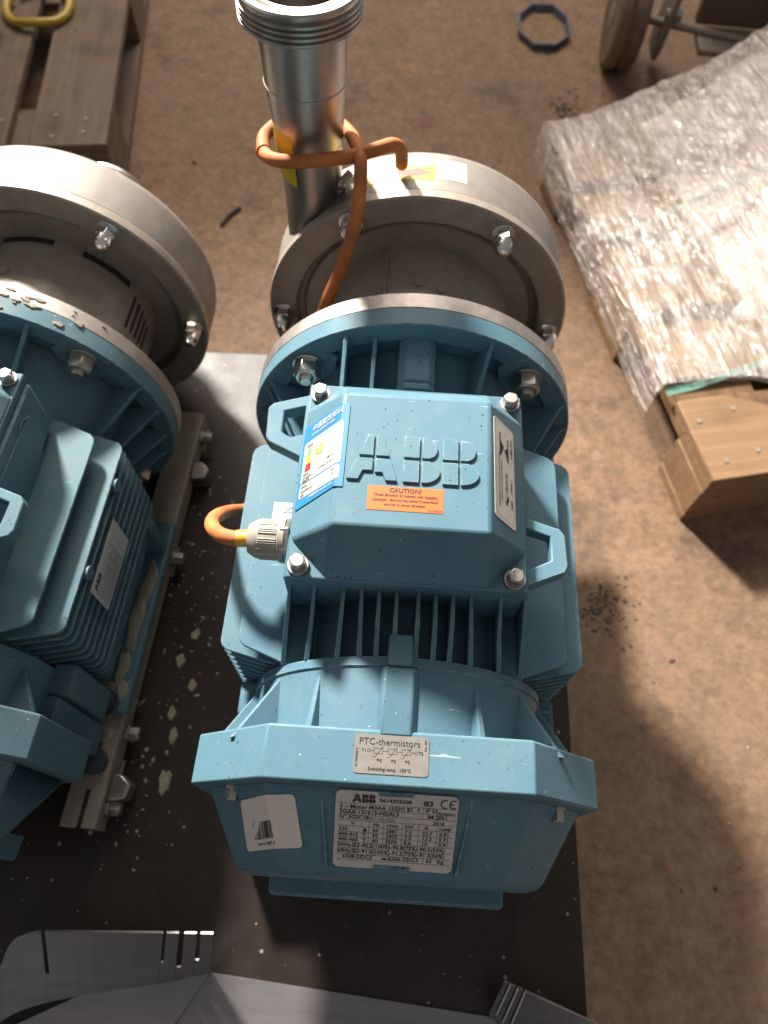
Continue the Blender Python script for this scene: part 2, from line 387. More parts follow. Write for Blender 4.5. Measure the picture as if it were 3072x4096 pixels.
def build_unit(name, label, loc, rot, axis_h, near, base_z):
    t = thing(name, label, 'pump', loc, rot, 'pumps driven by blue motors'); t.rotation_mode = 'YXZ'; t.rotation_euler = rot
    O = (0, 0, axis_h); P = BLUE if near else BLUE2
    def p(nm, g, mat, parent=t, **kw): return part(nm, g, mat, parent, off=O, **kw)
    # --- stator frame and fins
    p('stator_frame', G().lathe([(.093, -.088), (.098, -.09), (.098, -.272), (.090, -.276)], 72), P)
    zs = [.075] + [.055-.0128*i for i in range(12)]
    for side in (-1, 1):
        for i, z in enumerate(zs):
            xo = .1195 if i == 0 else .1365 - max(0, i-9)*.003
            xi = max(.03, math.sqrt(max(.098**2-z*z, 0))-.012)
            yb, yf = (-.088, -.2625) if i == 0 else (-.0815, -.2605)
            yb2, yf2 = yb+.013, yf-.0125
            xm = max(xi+.004, .084)
            poly = [(xi, yb2), (xm, yb2), (xo-.006, yb+.002), (xo-.0015, yb-.002), (xo, yb-.007), (xo, yf+.006), (xo-.0015, yf+.002), (xo-.005, yf-.001), (xm, yf2), (xi, yf2)]
            th = .0032 if i < 2 else .0024
            p('cooling_fin', G().prism(poly, lambda a_, b_, d: (side*a_, b_, d), z-th, z), P, bevel=.0007)
    for s_ in (-1, 1):
        for x, xt in ((.0075, .0072), (.0195, .019), (.0315, .0303), (.0435, .0455), (.064, .067), (.081, .0852)):
            zt = math.sqrt(.112**2-xt*xt); th = .0011
            poly = [(-.10, .085), (-.10, .118), (-.232, .122), (-.254, max(zt+.012, .098)), (-.2755, zt), (-.2755, zt-.028), (-.20, .05)]
            def fn(a_, b_, d, x=x, xt=xt):
                k_ = min(1, max(0, (-a_-.232)/.044)); w_ = 1+.9*k_*0
                return (s_*(x+(xt-x)*k_)+d*(1.0+.7*k_), a_, b_)
            p('top_fin', G().prism(poly, fn, -th, th), P, bevel=.0005)
    # --- fan end shield
    p('fan_end_shield', G().lathe([(.085, -.2745), (.1115, -.2755), (.1120, -.2815), (.1105, -.2822), (.1085, -.330), (.09, -.331)], 96), P, ang=25)
    for ang, w0, w1, r1 in ((-31, .0016, .0042, .119), (27, .0016, .0042, .119), (-52, .0018, .0036, .142), (50, .0018, .0036, .142), (-74, .002, .004, .140), (72, .002, .004, .140)):
        a_ = R(ang); d = Vector((math.sin(a_), 0, math.cos(a_))); q = Vector((math.cos(a_), 0, -math.sin(a_)))
        g = G(); rows = []
        for y, rr, ww in ((-.283, .1095, w0), (-.330, r1, w1)):
            rows.append([d*.10+q*ww+Vector((0, y, 0)), d*rr+q*ww*.7+Vector((0, y, 0)), d*rr-q*ww*.7+Vector((0, y, 0)), d*.10-q*ww+Vector((0, y, 0))])
        p('shield_rib', g.loft(rows), P, bevel=.0008)
    g = G().loft([[(-.0120, -.262, .10), (-.0105, -.262, .1195), (.0050, -.262, .1195), (.0075, -.262, .10)], [(-.0125, -.283, .10), (-.0105, -.283, .1195), (.0053, -.283, .1195), (.0080, -.283, .10)]])
    g.loft([[(-.0165, -.2832, .10), (-.0150, -.2832, .1125), (-.0125, -.2832, .1172), (.0060, -.2832, .1172), (.0098, -.2832, .1125), (.0110, -.2832, .10)], [(-.0170, -.327, .10), (-.0150, -.327, .1085), (-.0125, -.327, .1128), (.0068, -.327, .1128), (.0102, -.327, .1085), (.0115, -.327, .10)]])
    p('shield_boss', g, P, bevel=.0014)
    for s_ in (-1, 1):
        g = G().box(min(s_*.106, s_*.128), max(s_*.106, s_*.128), -.296, -.268, -.10, -.008)
        if near: g.box(min(s_*.106, s_*.132), max(s_*.106, s_*.132), -.324, -.2965, -.12, -.020)
        else: g.box(min(s_*.104, s_*.122), max(s_*.104, s_*.122), -.326, -.2965, -.12, -.006)
        p('foot_lug', g, P, bevel=.003)
        g = G().box(min(s_*.085, s_*.139), max(s_*.085, s_*.139), -.284, -.070, -.132, -.118)
        p('foot', g, P, bevel=.003)
        g = G().prism([(.070, -.10), (.100, -.118), (.137, -.118), (.137, -.060), (.110, -.02), (.08, -.02)], lambda a_, b_, d: (s_*a_, d, b_), -.110, -.098)
        p('foot_web', g, P, bevel=.0015)
        g = G().hexbolt((s_*.118, -.276 if not near else -.27, -.118), (0, 0, 1), .010, .012)
        p('foot_bolt', g, RUBBER if not near else ZINC)
    # --- fan cover
    rim = G()
    A, B, ZT, ZC = .0846, .1394, .112, .055
    rim.loft([octo(A-.003, B-.003, ZT-.003, ZC-.001, -.3232), octo(A, B, ZT, ZC, -.3240), octo(A+.0004, B+.0006, ZT+.0004, ZC, -.3566),
              octo(A-.002, B-.002, ZT-.002, ZC-.001, -.3574), octo(.0842, .1285, .0992, .048, -.3578)])
    fc = p('fan_cover', rim, P, bevel=.0012)
    body = G().loft([octo(.0852, .1290, .1000, .049, -.3560), octo(.0845, .1280, .0983, .048, -.3590), octo(.0745, .1075, .0530, .022, -.4035), octo(.0715, .1035, .0475, .020, -.4075), octo(.064, .095, .041, .016, -.4095)])
    p('cover_cone', body, P, fc, bevel=.0045, seg=3)
    p('cover_grille', G().loft([octo(.060, .0885, -.030+.0, .0, -.402)[:2]+[(.0895, -.402, -.034), (.0895, -.402, -.09), (-.0895, -.402, -.09), (-.0895, -.402, -.034)],
                                [(-.060, -.4195, -.030), (.060, -.4195, -.030), (.0885, -.4195, -.034), (.0885, -.4195, -.09), (-.0885, -.4195, -.09), (-.0885, -.4195, -.034)],
                                [(-.058, -.4215, -.033), (.058, -.4215, -.033), (.086, -.4215, -.037), (.086, -.4215, -.09), (-.086, -.4215, -.09), (-.086, -.4215, -.037)]]), P, fc)
    for s_ in (-1, 1):
        p('cover_bolt', G().hexbolt((s_*.1085, -.3572, .0665), (0, -1, 0), .0048, .009), ZINC, fc)
        g = G().loft([[(s_*.0475, -.358, .0985), (s_*.0490, -.358, .0985), (s_*.0490, -.3565, .1005), (s_*.0475, -.3565, .1005)],
                      [(s_*.0415, -.4025, .0535), (s_*.0430, -.4025, .0535), (s_*.0430, -.4025, .0585), (s_*.0415, -.4025, .0585)]])
        p('cover_rib', g, P, fc)
    # --- drive end flange
    p('flange', G().lathe([(.150, -.0002), (.150, -.0165), (.1490, -.0172), (.1310, -.0172), (.1270, -.0125), (.110, -.0105), (.110, -.0002)], 128, closed=True), P, ang=25)
    p('drive_end_shield', G().lathe([(.104, -.0015), (.112, -.012), (.1085, -.030), (.102, -.070), (.099, -.0875), (.09, -.089)], 96), P)
    for ang in (45, 135, 225, 315):
        a_ = R(ang); q = Vector((math.sin(a_), 0, math.cos(a_)))
        g = G()
        c_ = q*.1325
        u = Vector((q.z, 0, -q.x))
        pl = [q*.146+u*.020, q*.146-u*.020, q*.122-u*.026, q*.110-u*.010, q*.110+u*.010, q*.122+u*.026]
        g.loft([[v+Vector((0, -.010, 0)) for v in pl], [v+Vector((0, -.0182, 0)) for v in pl]])
        p('nut_pad', g, P, bevel=.001)
        g = G().cyl(c_+Vector((0, -.018, 0)), c_+Vector((0, -.0205, 0)), .0135, n=28)
        g.cyl(c_+Vector((0, -.0205, 0)), c_+Vector((0, -.0325, 0)), .0118, n=6, rot=.3+ang)
        g.cyl(c_+Vector((0, -.0325, 0)), c_+Vector((0, -.0340, 0)), .0104, .0092, n=24)
        g.cyl(c_+Vector((0, -.0330, 0)), c_+Vector((0, -.0365, 0)), .0062, n=20); g.cyl(c_+Vector((0, -.0365, 0)), c_+Vector((0, -.0385, 0)), .0058, .0048, n=20)
        p('flange_nut', g, CHROME if (near and ang == 315) else ZINC, bevel=.0004)
    for x in (-.0605, -.0365):
        p('shield_web', G().prism([(-.010, .098), (-.0172, .1335), (-.030, .128), (-.074, .118), (-.080, .07)], lambda a_, b_, d: (x+d, a_, b_), -.0017, .0017), P, bevel=.0007)
    g = G().loft([[(-.0165, y, .098), (-.0165, y, z0-.006), (-.0105, y, z0), (.0085, y, z0), (.0135, y, z0-.006), (.0135, y, .098)] for y, z0 in ((-.016, .1335), (-.056, .1285), (-.0575, .1265), (-.059, .1285), (-.064, .128), (-.0665, .123))])
    p('lifting_boss', g, P, bevel=.0008)
    for ang in (24, 68, 82, 98, 112, 158, 180, 202, 248, 262, 278, 292, 336-40+0.5):
        a_ = R(ang); q = Vector((math.sin(a_), 0, math.cos(a_))); u = Vector((q.z, 0, -q.x))*.0018
        pts = [(.100, -.010), (.1475, -.0172), (.143, -.020), (.1085, -.078), (.098, -.084)]
        g = G().loft([[q*r_+u*s_+Vector((0, y, 0)) for r_, y in pts] for s_ in (-1, 1)])
        p('flange_web', g, P, bevel=.0006)
    # --- terminal box
    box = p('terminal_box', G().loft([[(-.0850, y0, z), (.0810, y0, z), (.0810, y1, z), (-.0850, y1, z)] for z, y0, y1 in ((.080, -.232, -.082), (.1315, -.2325, -.0785))]), P, bevel=.002)
    x0, x1, yb, yf = -.0822, .0782, -.0752, -.2350
    lo = [(-.0570, yb), (.0545, yb), (x1, -.1005), (x1, -.2068), (.0511, yf), (-.0550, yf), (x0, -.2077), (x0, -.1012)]
    def sq(k_, z): return [(x0-k_, yf-k_, z), (x1+k_, yf-k_, z), (x1+k_, yb+k_, z), (x0-k_, yb+k_, z)]
    lid = p('lid', G().loft([sq(-.0006, .1318), sq(0, .1330), sq(0, .1390), sq(-.0010, .1400)]), P, box, bevel=.0006)
    tp = [(-.0530, -.1094), (.0484, -.1094), (.0484, -.2122), (-.0530, -.2122)]
    v = [(*q, .1395) for q in lo] + [(*q, .1770) for q in tp]
    p('lid_crown', G().add(v, [(0,1,9,8), (1,2,9), (2,3,10,9), (3,4,10), (4,5,11,10), (5,6,11), (6,7,8,11), (7,0,8), (8,9,10,11), (7,6,5,4,3,2,1,0)]), P, box, bevel=.0022, seg=3)
    for x, y in ((-.0735, -.0860), (.0695, -.0835), (-.0745, -.2265), (.0695, -.2270)):
        p('lid_bolt', G().hexbolt((x, y, .1398), (0, 0, 1), .0058, .0092), ZINC, box, bevel=.0003)
    hx = 1
    for s_, ya, yb_, xw in ((-1, -.0755, -.1335, .084), (1, -.1710, -.2255, .080)):
        if s_ < 0: pts = [(.070, ya+.003), (xw, ya), (.111, ya-.0095), (.1145, ya-.014), (.1130, yb_+.017), (.110, yb_+.0125), (xw, yb_), (.070, yb_-.005)]; inn = [(.070, ya-.010), (xw+.003, ya-.0115), (.1015, ya-.0165), (.1015, yb_+.0225), (xw+.004, yb_+.0135), (.070, yb_+.008)]
        else: pts = [(.070, ya+.004), (xw, ya), (.106, ya-.008), (.1095, ya-.013), (.1105, yb_+.018), (.108, yb_+.0125), (xw, yb_), (.070, yb_-.003)]; inn = [(.070, ya-.006), (xw+.001, ya-.009), (.0990, ya-.0145), (.0985, yb_+.0215), (xw+.002, yb_+.0135), (.070, yb_+.010)]
        g = G(); n = len(pts)
        seq = pts + inn[::-1]
        g.prism(seq, lambda a_, b_, d: (s_*a_, b_, d), .1150, .1262)
        p('handle', g, P, box, bevel=.0012)
    # raised logo letters on the lid
    H_ = .0352
    for ch, lx in LETX:
        g = G()
        for pol in LOGO[ch]: g.prism([(q[0]*.955 if ch == 'A' else q[0]*.97, q[1]) for q in pol], lambda a_, b_, d: (-.0458+(lx+a_)*H_*.985, -.1792-.0006*0+b_*H_, d), .1764, .1788)
        p('raised_letter', g, P, box, bevel=.0004)
    for x, y, r_ in ((-.0265, -.1235, .0062), (-.0185, -.1225, .0058)):
        pass
    # --- adaptor and pump head
    p('adaptor_plate', G().lathe([(.1500, .0003), (.1503, .0006), (.1503, .0150), (.1490, .0162), (.09, .0162), (.09, .0003)], 128, closed=True), PLATEST, ang=25)
    sl = p('adaptor_sleeve', G().lathe([(.0955, .0164), (.0955, .1340), (.0985, .1365), (.080, .1365), (.080, .0164)], 96, closed=True), RINGST, ang=25)
    p('sleeve_seam', G().box(-.034, -.0322, .0168, .130, .0885, .0915), RINGST, sl)
    for x, y in ((-.002, .082), (.018, .078)) if near else ((-.030, .080), (-.012, .0795)):
        z = math.sqrt(.0955**2-x*x)
        p('sleeve_screw', G().cyl((x, y, z-.002), (x, y, z+.002), .0042, n=18).cyl((x, y, z+.002), (x, y, z+.0026), .0034, n=6), RINGST, sl)
    def slot_fn(a_, b_, d): return (math.sin(a_)*(.0955+d), b_, math.cos(a_)*(.0955+d))
    slots = [] if near else [(-18, 13, .121, .128), (30, 62, .120, .1275)]
    for a0, a1, y0, y1 in slots:
        pol = [(R(a0+(a1-a0)*i/12), y0) for i in range(13)] + [(R(a1-(a1-a0)*i/12), y1) for i in range(13)]
        p('sleeve_slot_shade', G().prism(pol, slot_fn, -.003, .0006), SLOTSHADE, sl)  # solid dark inlay in place of the shaded slot opening
    if not near:
        for i in range(5):
            pol = [(R(68+5*i), .075), (R(70+5*i), .075), (R(70+5*i), .118-.003*i), (R(68+5*i), .118-.003*i)]
            p('vent_slit_shade', G().prism(pol, slot_fn, -.003, .0006), SLOTSHADE, sl)  # dark inlay painting the shade inside each slit
    p('back_plate', G().lathe([(.0955, .1367), (.0955, .1330), (.1180, .1330), (.1200, .1350), (.1240, .1440), (.1340, .1445), (.1340, .150), (.0955, .150)], 96, closed=True), RINGST, ang=25)
    rg = p('casing_ring', G().lathe([(.1270, .1440), (.1270, .1275), (.1290, .1252), (.1530, .1250), (.1555, .1262), (.1555, .1345), (.1545, .1362), (.1270, .1362)], 144, closed=True), RINGST, ang=25)
    cs = p('pump_casing', G().lathe([(.130, .1366), (.1525, .1366), (.1535, .1380), (.1535, .1830), (.1520, .1900), (.1480, .1955), (.1420, .1985), (.120, .2040), (.060, .2080), (.034, .2085)], 144), CASING, ang=35)
    for kk in range(6):
        a_ = R(60*kk + (-1 if near else -6)); q = Vector((math.cos(a_), 0, math.sin(a_)))*.1405
        g = G().cyl(q+Vector((0, .1255, 0)), q+Vector((0, .1235, 0)), .0115, n=24).cyl(q+Vector((0, .1235, 0)), q+Vector((0, .1130, 0)), .0098, n=6, rot=.35)
        prof = [(.0086, .1130), (.0082, .1075), (.0068, .1030), (.0040, .1000), (.0, .0992)]
        g.lathe(prof, 20, cx=q.x, cz=q.z)
        p('cap_nut', g, CHROME, bevel=.0004)
    inl = p('inlet_pipe', G().lathe([(.0355, .207), (.0350, .215), (.0350, .288), (.0320, .288), (.0320, .207)], 48, closed=True), PIPEST)
    prof = [(.034, .282)]
    for i in range(5): y = .285+i*.0045; prof += [(.0495, y), (.0515, y+.0011), (.0515, y+.0024), (.0495, y+.0036)]
    p('threaded_collar', G().lathe(prof+[(.0495, .3100), (.034, .3105)], 64, closed=True), PIPEST, inl)
    px, py = -.107, .165
    dp = p('discharge_pipe', G().lathe([(.0270, .02), (.0270, .13), (.0278, .158), (.0305, .190), (.0335, .225), (.0347, .262), (.0348, .2745), (.0325, .2745), (.0322, .225), (.0252, .14), (.0252, .02)], 72, px, 0, 'z', py, True), PIPEST, ang=40)
    for z, r_ in ((.176, .0293), (.2285, .0339)):
        p('weld_seam', G().lathe([(r_-.0006, z-.0012), (r_+.00035, z-.0006), (r_+.00035, z+.0006), (r_-.0006, z+.0012)], 72, px, 0, 'z', py, True), PIPEST, dp)
    prof = [(.0355, .2750), (.0430, .2750), (.0460, .2765)]
    for i in range(4):
        z = .2775+i*.0040; prof += [(.0455, z), (.0474, z+.0009), (.0474, z+.0021), (.0455, z+.0030)]
    prof += [(.0462, .2940), (.0468, .2952), (.0468, .2978), (.0455, .2990), (.0410, .2990), (.0402, .2962), (.0372, .2958), (.0366, .2985), (.0345, .2988), (.0328, .2975), (.0328, .2750)]
    p('threaded_collar', G().lathe(prof, 96, px, 0, 'z', py, True), PIPEST, dp, ang=30)
    p('weld_fillet', G().tube([(px+.0275+.002*math.sin(i*1.9), py-.012+.004*i*0, .122+.004*i) for i in range(6)] + [(px+.036, py-.004, .148)], .0035, 8, 4), PIPEST, dp)
    # --- rails under the feet
    for s_ in (-1, 1):
        xa, xb = s_*.100, s_*.134
        top, bot = -.1322, -axis_h+.0005
        g = G().box(min(xa, xb), max(xa, xb), -.389, .092, top-.004, top).box(min(xb, xb-s_*.004), max(xb, xb-s_*.004), -.389, .092, bot+.004, top-.004).box(min(xa, xa+s_*.004), max(xa, xa+s_*.004), -.389, .092, bot+.004, top-.004)
        rl = p('base_rail', g, RAILST, bevel=.001)
        for y in (-.34, -.1, .07):
            p('rail_foot', G().box(min(xa, xb)-.002, max(xa, xb)+.002, y-.018, y+.018, bot, bot+.004), RAILST, rl)
        if not near and s_ > 0:
            for y, z in ((.064, -.146), (-.1, -.152), (-.297, -.152), (-.368, -.152)):
                p('rail_bolt', G().hexbolt((xb, y, z), (1, 0, 0), .0075, .013), ZINC, rl, bevel=.0004)
            for y in (.012, -.352):
                p('clamp', G().prism([(0, -.012), (.018, -.008), (.020, .006), (.010, .014), (0, .014)], lambda a_, b_, d: (xb+a_, y+b_, d), -.163, -.140), ZINC, rl, bevel=.002)
            p('rail_slot_shade', G().box(.1165, .1205, -.3895, -.355, top-.001, top+.0004), SLOTSHADE, rl)  # thin dark bar painted as slot shade on the rail top
            p('rail_bolt', G().cyl((.118, -.330, top), (.118, -.330, top+.012), .0125, n=28), RUBBER, rl)
    return t, p, box, fc, dp, cs, O

near, P1, box1, fc1, dp1, cs1, O1 = build_unit('motor_pump', 'clean light blue electric motor with stainless pump head, upright pipe and orange cable',
    (0, 0, BOARD), (0, 0, 0), AX, True, 0)
# ---------------- stickers of the near unit
# nameplate on the tapered cover
cN = Vector((.0005, -.3800, .0782)); dn = Vector((0, -.0445, -.0453)).normalized(); nn = Vector((0, dn.z, -dn.y)); nn = -nn if nn.z < 0 else nn
def plate_fn(u, v_, h):
    q = Vector((.0005, -.3580, .0994)) + Vector((1, 0, 0))*(u-.0388) + dn*(v_+.0006) + nn*(h+.0006); return tuple(q)
W_, H_ = .0776, .0600
npl = sheetpart('nameplate', rrect(0, 0, W_, H_, .004), plate_fn, SILVERP, fc1, O1, .0006)
S = Sheet(lambda u, v_, h: plate_fn(u, v_, h+.0007))
def logo2d(S, mat, x, y, hh, sx=1.0):
    for ch, lx in LETX:
        for pol in LOGO[ch]: S.poly(mat, [(x+(lx+q[0])*hh*sx, y-q[1]*hh) for q in pol], .0002)
logo2d(S, INK, .0105, .0085, .0062, .95)
def T(txt, x, y, size, **kw): S.text(INK, txt, size*1.28, x*W_, y*H_, **kw)
T('9614303008', .355, .125, .0032); T('IE3', .715, .135, .0039, bold=.03); 
for cx in (.876, .948):
    pol = arc(cx*W_+.0012, .098*H_, .0031, .0034, 62, 298, 12); pin = arc(cx*W_+.0012, .098*H_, .0023, .0026, 298, 62, 12)
    for i in range(12): S.poly(INK, [pol[i], pol[i+1], pin[11-i], pin[12-i]])
S.rect(INK, .948*W_-.0015, .098*H_-.0004, .948*W_+.0008, .098*H_+.0004)
T('3 ~ Motor M3AA 132SC 2', .035, .222, .0032); T('Cl.  F', .585, .218, .0030); T('IP 55', .735, .218, .0031); T('IEC60034-1', .842, .232, .0018)
T('3GAA 131613-HSJAL3', .035, .290, .0032); T('IM 2001', .755, .295, .0031)
T('N\u00b0 3G2C18', .035, .355, .0030); S.text(GREYINK, '4911056801', .0036, .27*W_, .365*H_); T('2018', .805, .370, .0029)
for txt, x in (('V', .135), ('Hz', .315), ('r/min', .425), ('kW', .58), ('A', .74), ('cos\u03c6', .86)): T(txt, x, .435, .0029)
for r_, row in enumerate((('230', '\u0394', '50', '2887', '7.5', '22.7', '0.91'), ('400-415', 'Y', '50', '2903', '7.5', '13.5', '0.91'), ('440-460', 'Y', '60', '3500', '8.6', '13', '0.91'))):
    for txt, x in zip(row, (.035, .235, .315, .425, .58, .725, .865)): T(txt, x, .510+.068*r_, .0030)
T('50Hz:IE3-90.2(100%)-90.8(75%)-90.5(50%)', .030, .722, .0034, sx=.93); T('60Hz:IE3-91.0(100%)-91.5(75%)-91.3(50%)', .030, .800, .0034, sx=.93)
T('6308-2Z/C3', .075, .872, .0031); T('6206-2Z/C3', .46, .872, .0031); T('63   Kg', .775, .872, .0031)
S.rect(INK, .405*W_, .850*H_, .45*W_, .870*H_)
LT = .00022
for y, xa, xb in ((.160, .03, .99), (.238, .03, .99), (.305, .03, .99), (.375, .03, .99), (.450, .03, .98), (.525, .03, .98), (.592, .03, .98), (.660, .03, .98), (.742, .03, .98), (.820, .03, .98), (.892, .03, .98)): S.line(INK, xa*W_, y*H_, xb*W_, y*H_, LT)
for x, ya, yb_ in ((.565, .160, .238), (.715, .160, .305), (.285, .375, .660), (.405, .375, .660), (.56, .375, .660), (.695, .375, .660), (.845, .375, .660), (.75, .820, .892)): S.line(INK, x*W_, ya*H_, x*W_, yb_*H_, LT)
S.emit(npl, O1)
part('plate_clip', G().loft([[plate_fn(.0265, H_-.0030, .0003), plate_fn(.0500, H_-.0030, .0003), plate_fn(.0500, H_-.0030, .0020), plate_fn(.0265, H_-.0030, .0020)], [plate_fn(.0265, H_+.0015, -.002), plate_fn(.0500, H_+.0015, -.002), plate_fn(.0500, H_+.0010, .0016), plate_fn(.0265, H_+.0010, .0016)]]), BLUE, fc1, off=O1)
part('plate_clip', G().loft([[plate_fn(.0270, .0022, .0003), plate_fn(.0490, .0022, .0003), plate_fn(.0490, .0022, .0016), plate_fn(.0270, .0022, .0016)], [plate_fn(.0270, -.0015, -.002), plate_fn(.0490, -.0015, -.002), plate_fn(.0490, -.001, .0016), plate_fn(.0270, -.001, .0016)]]), BLUE, fc1, off=O1)
# thermistor sticker on the cover rim
def ptc_fn(u, v_, h): return (-.0285+u, -.3267-v_-.0*u, .11245+h)
st = sheetpart('thermistor_sticker', rrect(0, 0, .0467, .0237, .0022), ptc_fn, SILVERDIM, fc1, O1, .0003)
S = Sheet(lambda u, v_, h: ptc_fn(u, v_, h+.0003))
S.text(INK, 'PTC-thermistors', .0058, .0025, .0062, sx=.97, bold=0)
S.text(INK, 'T1', .0026, .0046, .0108); S.text(INK, 'T2', .0026, .0402, .0108)
S.frame(INK, .0082, .0090, .0098, .0106, .00018); S.frame(INK, .0378, .0090, .0394, .0106, .00018)
for x in (.0122, .0210, .0298):
    S.frame(INK, x, .0082, x+.0056, .0114, .0002); S.line(INK, x+.0008, .0135, x+.0062, .0064, .0002); S.line(INK, x+.0008, .0135, x-.0006, .0135, .0002)
    S.text(INK, '+t', .0036, x+.0018, .0165)
for x0_, x1_ in ((.0098, .0122), (.0178, .0210), (.0266, .0298), (.0354, .0378)): S.line(INK, x0_, .0098, x1_, .0098, .0002)
S.text(INK, 'Switching temp   150\u00b0C', .0028, .0090, .0216); S.text(INK, 'AE 29455025-2', .0018, .0022, .0200, rot=R(90)); S.text(INK, 'Max. 25V', .0018, .0452, .0085, rot=R(90))
S.emit(st, O1)
# barcode sticker folded over the left edge of the cover cone
FOLD0, FOLD1 = Vector((-.0845, -.3590, .0983)), Vector((-.0745, -.4035, .0530))
SIDE0, SIDE1 = Vector((-.1280, -.3590, .048)), Vector((-.1075, -.4035, .022))
def cone_fn(u, v_, h):
    t_ = v_/.0560; f_ = FOLD0.lerp(FOLD1, t_); s_ = SIDE0.lerp(SIDE1, t_)
    if u >= 0: d_, nrm = Vector((1, 0, 0)), nn
    else: d_ = (f_-s_).normalized(); nrm = (SIDE1-SIDE0).cross(f_-s_).normalized(); nrm = -nrm if nrm.z < 0 else nrm
    return tuple(f_ + d_*u + nrm*(h+.0004))
bc = sheetpart('barcode_sticker', [(p_[0]-.0285, p_[1]-.10*(p_[0]-.02)) for p_ in rrect(0, .0075, .0475, .0440, .003)], cone_fn, WHITEP, fc1, O1, .0003, folds=(0,))
S = Sheet(lambda u, v_, h: cone_fn(u, v_, h+.0004)); random.seed(3); x = -.0180
while x < .0010:
    ww = random.choice((.00025, .0004, .0007)); S.rect(INK, x, .0235-.1*x, x+ww, .0355-.1*x); x += ww+random.choice((.0003, .0004, .0006))
S.text(INK, 'Serie nr. 240914', .0029, -.0150, .0412, sx=.85, rot=R(5)); S.emit(bc, O1)
# lid stickers
def top_fn(u, v_, h): return (-.0312+u, -.1826-v_, .1771+h)
ca = sheetpart('caution_sticker', [(0, 0), (.0489, 0), (.0489, .0176), (0, .0176)], top_fn, ORANGEP, box1, O1, .0002)
S = Sheet(lambda u, v_, h: top_fn(u, v_, h+.0002))
S.text(INK, 'CAUTION!', .0044, .0245, .0042, align='CENTER', bold=.03)
for i, q in enumerate(('Check direction of rotation with Impeller', 'removed - damage may occur if assembled', 'and run in wrong direction.')): S.text(INK, q, .00262, .0245, .0073+.0034*i, align='CENTER', sx=.93, bold=.03)
S.text(INK, '9611992359', .0018, .0395, .0168); S.line(INK, .0378, .0078, .0470, .0078, .0002); S.line(INK, .0025, .0112, .0112, .0112, .0002)
S.emit(ca, O1)
bdl = Vector((-.0292, 0, -.0375)).normalized(); bnl = Vector((-.0375, 0, .0292)).normalized()
def en_fn(u, v_, h):   # u measured from the fold, to the right; v down
    q = Vector((-.0530, -.1195-v_, .1772))
    q = q + (Vector((1, 0, 0))*u + Vector((0, 0, 1))*h if u >= 0 else bdl*(-u) + bnl*h) + Vector((-.0002, 0, .0002))
    return tuple(q)
en = sheetpart('energy_sticker', [(-.0455, -.0010), (-.0455, .0672), (.0055, .0655), (.0055, 0)], en_fn, BLUEINK, box1, O1, .0003, folds=(0,))
S = Sheet(lambda u, v_, h: en_fn(u, v_, h+.0004))
for y0, y1 in ((.0140, .0480), (.0490, .0600)):
    pl = rrect(-.0425, y0, .0025, y1, .0022)
    for q in (cut(pl, 0, 0, True), cut(pl, 0, 0, False)): S.poly(WHITEINK, q, .0001)
S.text(WHITEINK, '\u4e2d\u56fd\u80fd\u6548\u6807\u8bc6', .0060, -.0345, .0068, sx=1.0); S.text(WHITEINK, 'CHINA ENERGY LABEL', .0028, -.0345, .0107, sx=1.0)
for c0, y0, y1, a0, a1 in ((GREENP, .0205, .0275, .0028, .0040), (LIMEP, .0275, .0330, .0040, .0056), (REDP, .0330, .0392, .0056, .0074)):
    S.poly(c0, [(-.0350-a0/2, y0), (-.0350-a1/2, y1), (-.0350+a1/2, y1), (-.0350+a0/2, y0)], .0003)
S.poly(LIMEP, [(-.0285, .0270), (-.0255, .0235), (-.0180, .0235), (-.0180, .0305), (-.0255, .0305)], .0003); S.text(WHITEINK, '2', .0075, -.0252, .0296, h=.0005); S.text(WHITEINK, '\u7ea7', .0030, -.0212, .0290, h=.0005)
for q, x_, y_ in (('\u80fd\u6548\u9ad8', -.0385, .0190), ('\u80fd\u6548\u4f4e', -.0395, .0425), ('ABB Oy', -.0120, .0395), ('AL M3AA 132 SC 2', -.0215, .0440), ('\u751f\u4ea7\u8005\u540d\u79f0', -.0400, .0455), ('\u89c4\u683c\u578b\u53f7', -.0400, .0478),
                  ('\u6548\u7387(%)', -.0400, .0525), ('\u989d\u5b9a\u529f\u7387(kW)', -.0400, .0560), ('\u6781\u6570', -.0400, .0590), ('90.1', -.0050, .0522), ('7.5', -.0045, .0556), ('2', -.0030, .0586)):
    S.text(INK, q, .0022, x_, y_, h=.0003, sx=1.0)
S.text(WHITEINK, '\u4f9d\u636e\u56fd\u5bb6\u6807\u51c6: GB 18613-2012', .0022, -.0300, .0632); S.emit(en, O1)
bdr = Vector((.0298, 0, -.0375)).normalized(); bnr = Vector((.0375, 0, .0298)).normalized()
def in_fn(u, v_, h): # text runs up the lid (towards the pump): u = along +y, v = across, away from the fold
    return tuple(Vector((.0484, -.1965+u, .177)) + bdr*v_ + bnr*(h+.0004))
ins = sheetpart('approval_sticker', rrect(0, .0046, .0790, .0330, .0028), in_fn, WHITEP, box1, O1, .0002)
S = Sheet(lambda u, v_, h: in_fn(u, v_, h+.0003))
fr = rrect(.0025, .0065, .0770, .0312, .002)
for i in range(len(fr)): S.line(INK, *fr[i], *fr[(i+1) % len(fr)], .0002)
S.text(INK, 'RENDIMENTO E FATOR DE POTENCIA', .0026, .0095, .0118, sx=.95); S.text(INK, 'APROVADOS PELO INMETRO', .0026, .0150, .0150, sx=.95)
S.text(INK, 'PROCEL', .0044, .0240, .0225); S.text(INK, 'NBR - 17094-1', .0038, .0140, .0292); S.text(INK, 'INMETRO', .0036, .0545, .0300, sx=1.05)
pl = arc(.0195, .0208, .0028, .0024, 0, 360, 16)[:-1]
